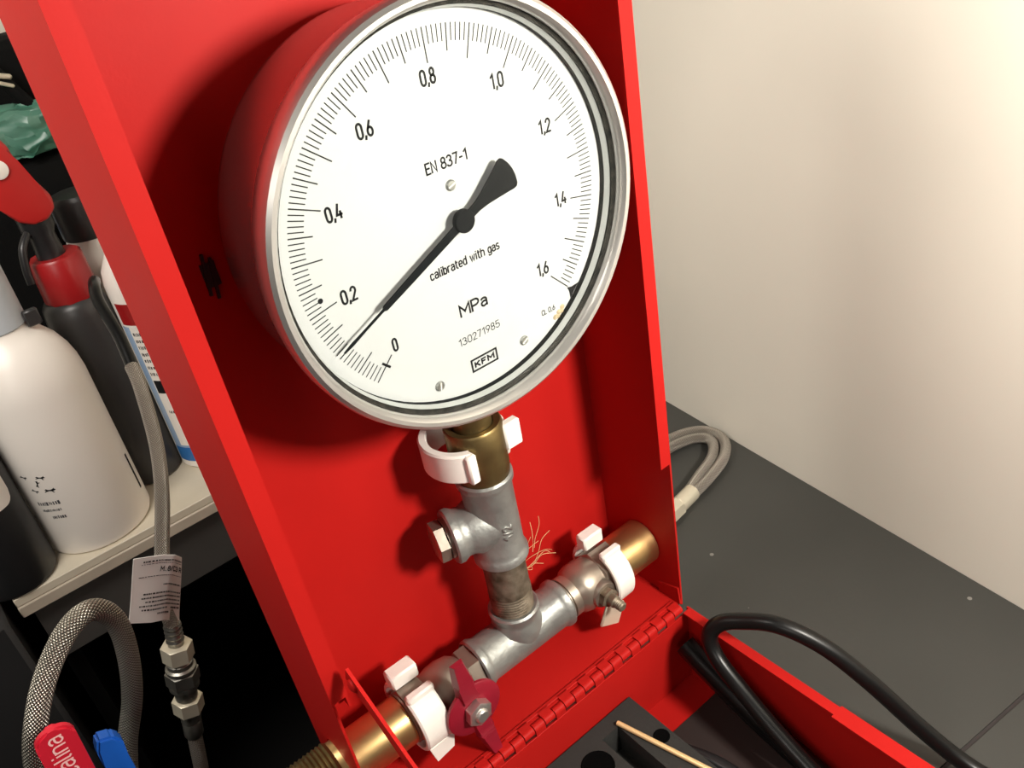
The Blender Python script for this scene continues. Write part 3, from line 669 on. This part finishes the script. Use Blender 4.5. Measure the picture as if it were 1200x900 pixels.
# big white bottle
cw = (-27, 396); rw = 40
t, bd = bottle('white_bottle', 'big plain white bottle with small leaping animals printed near its base', cw,
               [(0, 0), (36, 0), (39, 1.2), (40, 4), (40, 128), (39, 138), (36.5, 148), (32, 158), (25, 167), (20, 172), (19, 176), (0, 176)], M['bottle'])
b = MB(); b.cyl((cw[0], cw[1], 176), (cw[0], cw[1], 222), 20, 36, bev=1.2); b.build('collar', M['neck'], t)
b = MB(); b.box((cw[0] + 17, cw[1] - 13, 172), (cw[0] + 27, cw[1] - 8, 184), 1.2); b.build('latch', M['greypl'], t)
fw_ = on_cyl(*cw, rw); b = MB()
ANI = [(-2.6, 0.2), (-1.8, 0.9), (-1.2, 0.5), (0.4, 0.6), (1.3, 1.2), (1.9, 1.9), (2.1, 1.3), (2.9, 0.9), (2.3, 0.4), (1.5, 0.0), (2.2, -1.0), (1.7, -1.1), (0.9, -0.3), (-0.3, -0.2), (-1.2, -0.6), (-2.4, -1.3), (-2.6, -0.9), (-1.7, -0.2)]
for (a, z, ro, sc_) in ((-24.5, 74.5, -20, 1.2), (-28.5, 69.5, 60, 1.1), (-22.5, 62.5, -15, 1.45), (-37, 76, -30, 1.0), (-33.5, 63.5, -40, 1.0)):
    cr, sr = math.cos(math.radians(ro)), math.sin(math.radians(ro))
    b.quad([b.bm.verts.new(fw_(a + sc_ * (p * cr - q * sr), z + sc_ * (p * sr + q * cr))) for p, q in ANI])
b.build('animal_print', M['ink'], t)
b = MB(); scribble(b, fw_, -37, -20, 51.5, 3.4, rnd); scribble(b, fw_, -36, -21, 45.0, 2.4, rnd); scribble(b, fw_, -31, -20, 38.5, 3.0, rnd); b.build('small_print', M['greyink'], t, kind='stuff')
b = MB(); patch(b, fw_, 42.5, 45.5, 21, 54, 2); b.build('edge_bar', M['ink'], t)
# charcoal trigger spray
cd = (29, 430)
t, bd = bottle('spray_bottle', 'charcoal spray bottle with red collar and red trigger head beside the white bottle', cd,
               [(0, 0), (22, 0), (24, 2), (24, 142), (23.8, 154), (22.6, 162), (20, 166), (18, 167), (0, 167)], M['greypl'])
b = MB(); b.lathe((cd[0] + 1.5, cd[1], 166), (0, 0, 1), [(0, 0), (19.6, 0), (20, 1), (19, 32), (17.5, 34), (0, 34)], 10); b.build('collar', M['redpl'], t)
b = MB(); b.lathe((cd[0], cd[1], 206), (0, 0, 1), [(0, -6), (10, -6), (9, 10), (12, 16), (12, 28), (0, 28)], 20); b.tube([(cd[0] - 9, cd[1] - 6, 222), (cd[0] - 17, cd[1] - 12, 214), (cd[0] - 21, cd[1] - 14, 200), (cd[0] - 22, cd[1] - 15, 190)], 3, 10, 5); b.build('pump', M['blackpl'], t)
b = MB(); b.prism([(-30, 38), (-30, 16), (-21, 5), (-13, -8), (-4, -13), (6, -12), (13, -6), (14, 3), (8, 17), (1, 31), (2, 41), (-2, 50), (-12, 53), (-24, 50)], (cd[0] + 1.5, cd[1] - 13, 240), (1, 0, 0), (0, 0, 1), (0, 1, 0), 26)
bmesh.ops.bevel(b.bm, geom=b.bm.edges[:], offset=2.6, segments=3, affect='EDGES', profile=0.5); hd = b.build('trigger_head', M['redhead'], t)
b = MB(); b.lathe((cd[0] - 9, cd[1] - 13.2, 270), (0, -1, 0), [(0, 0), (6.5, 0), (6.5, 1.2), (5, 1.8), (0, 1.8)], 22); nz = b.build('nozzle', M['bottle'], t)
# white bottle with a blue label, half behind the case
cl = (78, 414); rl = 27
t, bd = bottle('labelled_bottle', 'slim white bottle with a pale blue label partly behind the red case', cl,
               [(0, 0), (25, 0), (27, 2), (27, 168), (25, 178), (18, 190), (11, 196), (11, 205), (0, 205)], M['bottle'])
fl_ = on_cyl(*cl, rl)
b = MB(); patch(b, fl_, -40, 40, 22, 136, 24); b.build('label', M['paleblue'], t)
fl2 = on_cyl(cl[0], cl[1], rl + 0.1)
b = MB(); patch(b, fl2, -31.5, 34, 24, 136, 20); b.build('text_panel', M['bottle'], t)
fl3 = on_cyl(cl[0], cl[1], rl + 0.2)
b = MB(); patch(b, fl3, -41, 41, 8, 22, 24); b.build('blue_band', M['blue'], t)
b = MB(); patch(b, fl3, -37, 10, 138, 156, 10); b.build('red_square', M['redpl'], t)
b = MB()
for k in range(7): scribble(b, fl3, -30, 20, 130 - k * 6, 3.2, rnd)
scribble(b, fl3, -28, 20, 58, 3, rnd); b.build('small_print', M['greyink'], t, kind='stuff')
b = MB(); patch(b, fl3, -30.5, -8, 76, 88, 5); b.build('black_mark', M['ink'], t)
b = MB(); b.cyl((cl[0], cl[1], 205), (cl[0], cl[1], 228), 13, 24, bev=1); b.build('cap', M['bottle'], t)
# behind: white bottle with black cap
cb_ = (70, 484)
t, bd = bottle('capped_bottle', 'white bottle with a wide black cap behind the charcoal spray bottle', cb_,
               [(0, 0), (30, 0), (32, 2), (32, 150), (31, 160), (27, 174), (21, 186), (20, 190), (0, 190)], M['bottle'])
b = MB(); b.lathe((cb_[0], cb_[1], 190), (0, 0, 1), [(0, 0), (21, 0), (21.5, 1), (21, 30), (18, 34), (0, 35)], 32); b.build('cap', M['greypl'], t)
ct = (40, 520)
t, bd = bottle('slim_tube', 'slim pale tube with a blue band between the red trigger and the black backpack', ct,
               [(0, 0), (8.5, 0), (9, 1), (9, 222), (8, 224), (0, 224)], M['neck'], n=24)
b = MB(); patch(b, on_cyl(ct[0], ct[1], 9), -13, 13, 190, 197, 8); b.build('blue_band', M['blue'], t)
# black bottle at the left
ck = (-93.5, 378.5); rk = 28
t, bd = bottle('black_bottle', 'black bottle with a pale rounded label standing at the shelf end', ck,
               [(0, 0), (23, 0), (27, 1.5), (28, 5), (28, 130), (22, 142), (11, 150), (11, 168), (0, 168)], M['blackpl'])
b = MB(); fk = on_cyl(ck[0], ck[1], rk + 0.05)
cols = []
for i in range(21):
    u = -18 + 36 * i / 20; k = max(0.0, abs(u) - 10) / 8; q = 9 * (1 - math.sqrt(max(0.0, 1 - k * k)))
    cols.append([b.bm.verts.new(fk(9 + u, z)) for z in (70 + q, 128 - q)])
for A_, B_ in zip(cols[:-1], cols[1:]): b.quad([A_[0], B_[0], B_[1], A_[1]])
b.build('label', M['bottle'], t)

# dark backpack and green bag
def lumpy(a, b_, bev, amp, sc, seed, cuts=5):
    t = bmesh.new(); bmesh.ops.create_cube(t, size=1)
    a, b_ = X(a), X(b_); c = (a + b_) / 2; d = b_ - a
    for v in t.verts: v.co = Vector((v.co.x * d.x, v.co.y * d.y, v.co.z * d.z)) + c
    bmesh.ops.bevel(t, geom=t.edges[:], offset=bev, segments=3, affect='EDGES', profile=0.5)
    bmesh.ops.subdivide_edges(t, edges=t.edges[:], cuts=cuts, use_grid_fill=True)
    for v in t.verts:
        q = Vector((seed, seed * 2, 0)) + v.co * sc
        k = min(1.0, max(0.0, (v.co.z - a.z) / 6))
        v.co += noise.noise_vector(q) * amp * k
    return t
bp = thing('backpack', 'black fabric backpack standing on the shelf behind the bottles', 'bag', (70, 590, 0))
b = MB(); b.join(lumpy((-70, 545, 0), (220, 583, 243), 14, 2.6, 0.03, 3)); b.build('front_pocket', M['black'], bp)
b = MB(); b.join(lumpy((-80, 586, 0), (230, 640, 332), 18, 4.0, 0.025, 9)); b.build('body', M['black'], bp)
b = MB(); b.tube([(60, 580, 318), (66, 566, 312), (74, 556, 292), (90, 552, 262)], 5, 10, 6); sp = b.build('strap', M['black'], bp)
b = MB(); b.box((62, 552, 306), (75, 557, 310), 1.2, rot=Matrix.Rotation(0.35, 3, 'Y')); b.box((63, 551, 300), (74, 555, 303), 0.9, rot=Matrix.Rotation(0.5, 3, 'Y')); b.build('buckle', M['nut'], bp)
b = MB(); b.join(lumpy((14, 536, 246), (100, 568, 284), 13, 9, 0.05, 21, 9))
for v in b.bm.verts:
    v.co += noise.noise_vector(v.co * 0.16) * 3.2; v.co.z = max(v.co.z, 246.4); v.co.y = min(v.co.y, 572.0)
tag(b.build('plastic_bag', M['green'], angle=25), 'crumpled green plastic bag on top of the black backpack', 'bag')

# ================================================================== LEFT FRONT: HOSES
hh = thing('hanging_hose', 'thin braided hose with a paper label hanging beside the shelf', 'hose', (-50, 200, -480))
b = MB(); b.tube([(40, 372, 190), (36, 356, 192), (32.2, 340, 186), (30.3, 310, 170.2), (25.5, 283, 152)], 4.0, 14, 8); b.build('shaded_hose_top', M['rubber'], hh)  # upper hose in shade, its darkness put into a black tube
b = MB(); b.tube([(26.6, 290, 157), (23.9, 275, 147.3), (14.1, 245, 123), (1.4, 220, 103.4), (-14.9, 205, 75.3), (-26, 200, 46), (-28.6, 200, 28)], 4.4, 14, 8); b.build('braid', M['braid2'], hh)
D1 = (Vector((-47.8, 200, -64.9)) - Vector((-28.8, 200, 26))).normalized(); h0 = Vector((-28.8, 200, 26))
def hp2(k): return h0 + D1 * k
b = MB(); b.lathe(hp2(-4), D1, [(5.2, 0)] + [(5.6 if i % 2 else 4.9, i * 1.8) for i in range(9)] + [(5.0, 17)], 20); b.build('crimp_sleeve', M['dullnut'], hh)
b = MB(); b.hexa(hp2(12), hp2(24), 9.8, 0.18, 0.9); b.build('hex_nut', M['nut'], hh)
b = MB(); b.lathe(hp2(24), D1, [(6, 0), (8, 2), (8, 5), (9.5, 6), (9.5, 8)], 24); b.hexa(hp2(33), hp2(43), 10.6, 0.2, 0.8); b.lathe(hp2(43), D1, [(9.5, 0), (9.5, 3), (7, 5), (7, 12)], 24); b.build('union_body', M['dullnut'], hh)
b = MB(); b.hexa(hp2(56), hp2(67), 9.8, 0.18, 0.9); b.build('hex_nut', M['nut'], hh)
b = MB(); b.lathe(hp2(67), D1, [(5, 0), (6.4, 1), (6.4, 8), (5.6, 9), (6.2, 10), (6.2, 20), (5.2, 22)], 24); b.build('ferrule', M['dullnut'], hh)
b = MB(); b.tube([hp2(86), hp2(100), hp2(130) , hp2(190), Vector((-90, 205, -300)), Vector((-96, 215, -440)), Vector((-96, 225, -475))], 4.8, 14, 6); b.build('braid', M['braid2'], hh)
# paper label folded round the hose
L0 = [(-48.9, 193.2), (-28, 192.6), (-12, 193.2), (-6.5, 199)]
tops = [(-30.5, 193.2, 90.2), (-16, 193.0, 83.5), (-9.6, 193.4, 79.0), (-6.4, 198.5, 71.0)]
bots = [(-48.9, 193.2, 52.0), (-38, 193.0, 44.5), (-31.5, 193.4, 41.0), (-23.5, 198.5, 30.0)]
def paper(u, w, lift=0.0):
    k = u * 3; i = min(2, int(k)); f = k - i
    a = Vector(tops[i]).lerp(Vector(tops[i + 1]), f); c = Vector(bots[i]).lerp(Vector(bots[i + 1]), f)
    q = a.lerp(c, 1 - w); q.y -= lift + 1.2 * math.sin(w * 5 + u * 4) * 0.4; return q
b = MB(); NU, NW = 12, 8
F = [[b.bm.verts.new(paper(i / NU, j / NW)) for j in range(NW + 1)] for i in range(NU + 1)]
K = [[b.bm.verts.new(paper(i / NU, j / NW, -0.5)) for j in range(NW + 1)] for i in range(NU + 1)]
for i in range(NU):
    for j in range(NW):
        b.quad([F[i][j], F[i + 1][j], F[i + 1][j + 1], F[i][j + 1]]); b.quad([K[i][j], K[i][j + 1], K[i + 1][j + 1], K[i + 1][j]])
for i in range(NU):
    for j in (0, NW): b.quad([F[i][j], F[i + 1][j], K[i + 1][j], K[i][j]])
for j in range(NW):
    for i in (0, NU): b.quad([F[i][j], F[i][j + 1], K[i][j + 1], K[i][j]])
lb = b.build('paper_label', M['paper'], hh, label='white printed paper label')
b = MB(); fp = lambda a, z: paper(min(max(a, 0), 1), min(max(z, 0), 1), 0.35)
text(b, 'M..8/C3 R', 0.62, 0.085, lambda p, q: fp(0.66 + p, 0.80 + q), 0.2)
def pscrib(z, a0, a1, h):
    a = a0
    while a < a1:
        w = rnd.uniform(0.012, 0.035); vs = [b.bm.verts.new(fp(aa, zz)) for aa, zz in ((a, z - h / 2), (min(a + w, a1), z - h / 2), (min(a + w, a1), z + h / 2), (a, z + h / 2))]; b.quad(vs); a += w + rnd.uniform(0.006, 0.018)
for z, a0, a1, h in ((0.93, 0.12, 0.98, 0.022), (0.89, 0.10, 0.98, 0.008), (0.70, 0.08, 0.98, 0.010), (0.56, 0.5, 0.98, 0.024), (0.44, 0.16, 0.98, 0.022), (0.38, 0.14, 0.98, 0.022), (0.32, 0.2, 0.98, 0.022), (0.26, 0.12, 0.98, 0.022), (0.20, 0.16, 0.7, 0.024), (0.20, 0.78, 0.98, 0.03), (0.13, 0.45, 0.75, 0.024)):
    pscrib(z, a0, a1, h)
b.build('print', M['ink'], lb)

b = MB(); b.tube([(-140, 70, 7.0), (-130, 92, 7.0), (-125, 112, 14), (-120, 120, 36), (-115.4, 120, 62), (-106, 120, 84), (-92, 124, 103), (-74.5, 130, 116), (-61, 136, 115), (-54.5, 142, 98), (-57, 148, 70), (-66, 153, 37), (-82, 158, 0), (-96, 164, -50), (-106, 172, -120), (-110, 180, -300), (-112, 186, -474)], 5.6, 20, 10)
tag(b.build('braided_hose', M['braid']), 'thick braided steel hose standing up in a loop on the black bag', 'hose')
b = MB(); b.join(lumpy((-250, 50, -480), (-72, 146, 0.4), 16, 1.5, 0.03, 5, 4))
for v in b.bm.verts: v.co.z = min(v.co.z, 0.4)
tag(b.build('equipment_bag', M['black']), 'black equipment bag standing under the thick hose loop', 'bag')
# red lever with white lettering and blue lever, both standing on the bag
tl = thing('red_lever', 'red plastic lever with pale lettering in front of the thick hose loop', 'lever', (-104, 106, 0.6))
rt = Matrix.Rotation(math.radians(4), 3, 'Y')
b = MB(); pts = round_pts(18, 88, 7.5, 6)
b.prism(pts, (-104, 104, 44.6), rt @ Vector((1, 0, 0)), rt @ Vector((0, 0, 1)), (0, 1, 0), 5)
bmesh.ops.bevel(b.bm, geom=[e for e in b.bm.edges if abs(e.verts[0].co.y - e.verts[1].co.y) < 1e-5], offset=1.2, segments=2, affect='EDGES'); b.build('lever_plate', M['tagred'], tl)
b = MB(); o_ = Vector((-103.2, 103.85, 71.5)); ru, rv = rt @ Vector((0, 0, 1)), rt @ Vector((-1, 0, 0))
text(b, 'calina', 27, 9.0, lambda p, q: o_ + ru * p + rv * q, 0.11, lift=Vector((0, -0.06, 0))); b.build('lettering', M['tagtext'], tl)
b = MB(); b.prism([(-8, 0.6), (3, 0.6), (5, 14), (5.5, 30), (7, 42), (4, 48), (-3, 51), (-6, 44), (-7, 28)], (-86, 122, 0), (1, 0, 0), (0, 0, 1), (0, 1, 0), 9)
bmesh.ops.bevel(b.bm, geom=b.bm.edges[:], offset=1.4, segments=2, affect='EDGES'); tag(b.build('blue_lever', M['bluelever']), 'blue plastic lever inside the thick hose loop', 'lever')

for o in SC.objects:
    if '_o' in o: del o['_o']
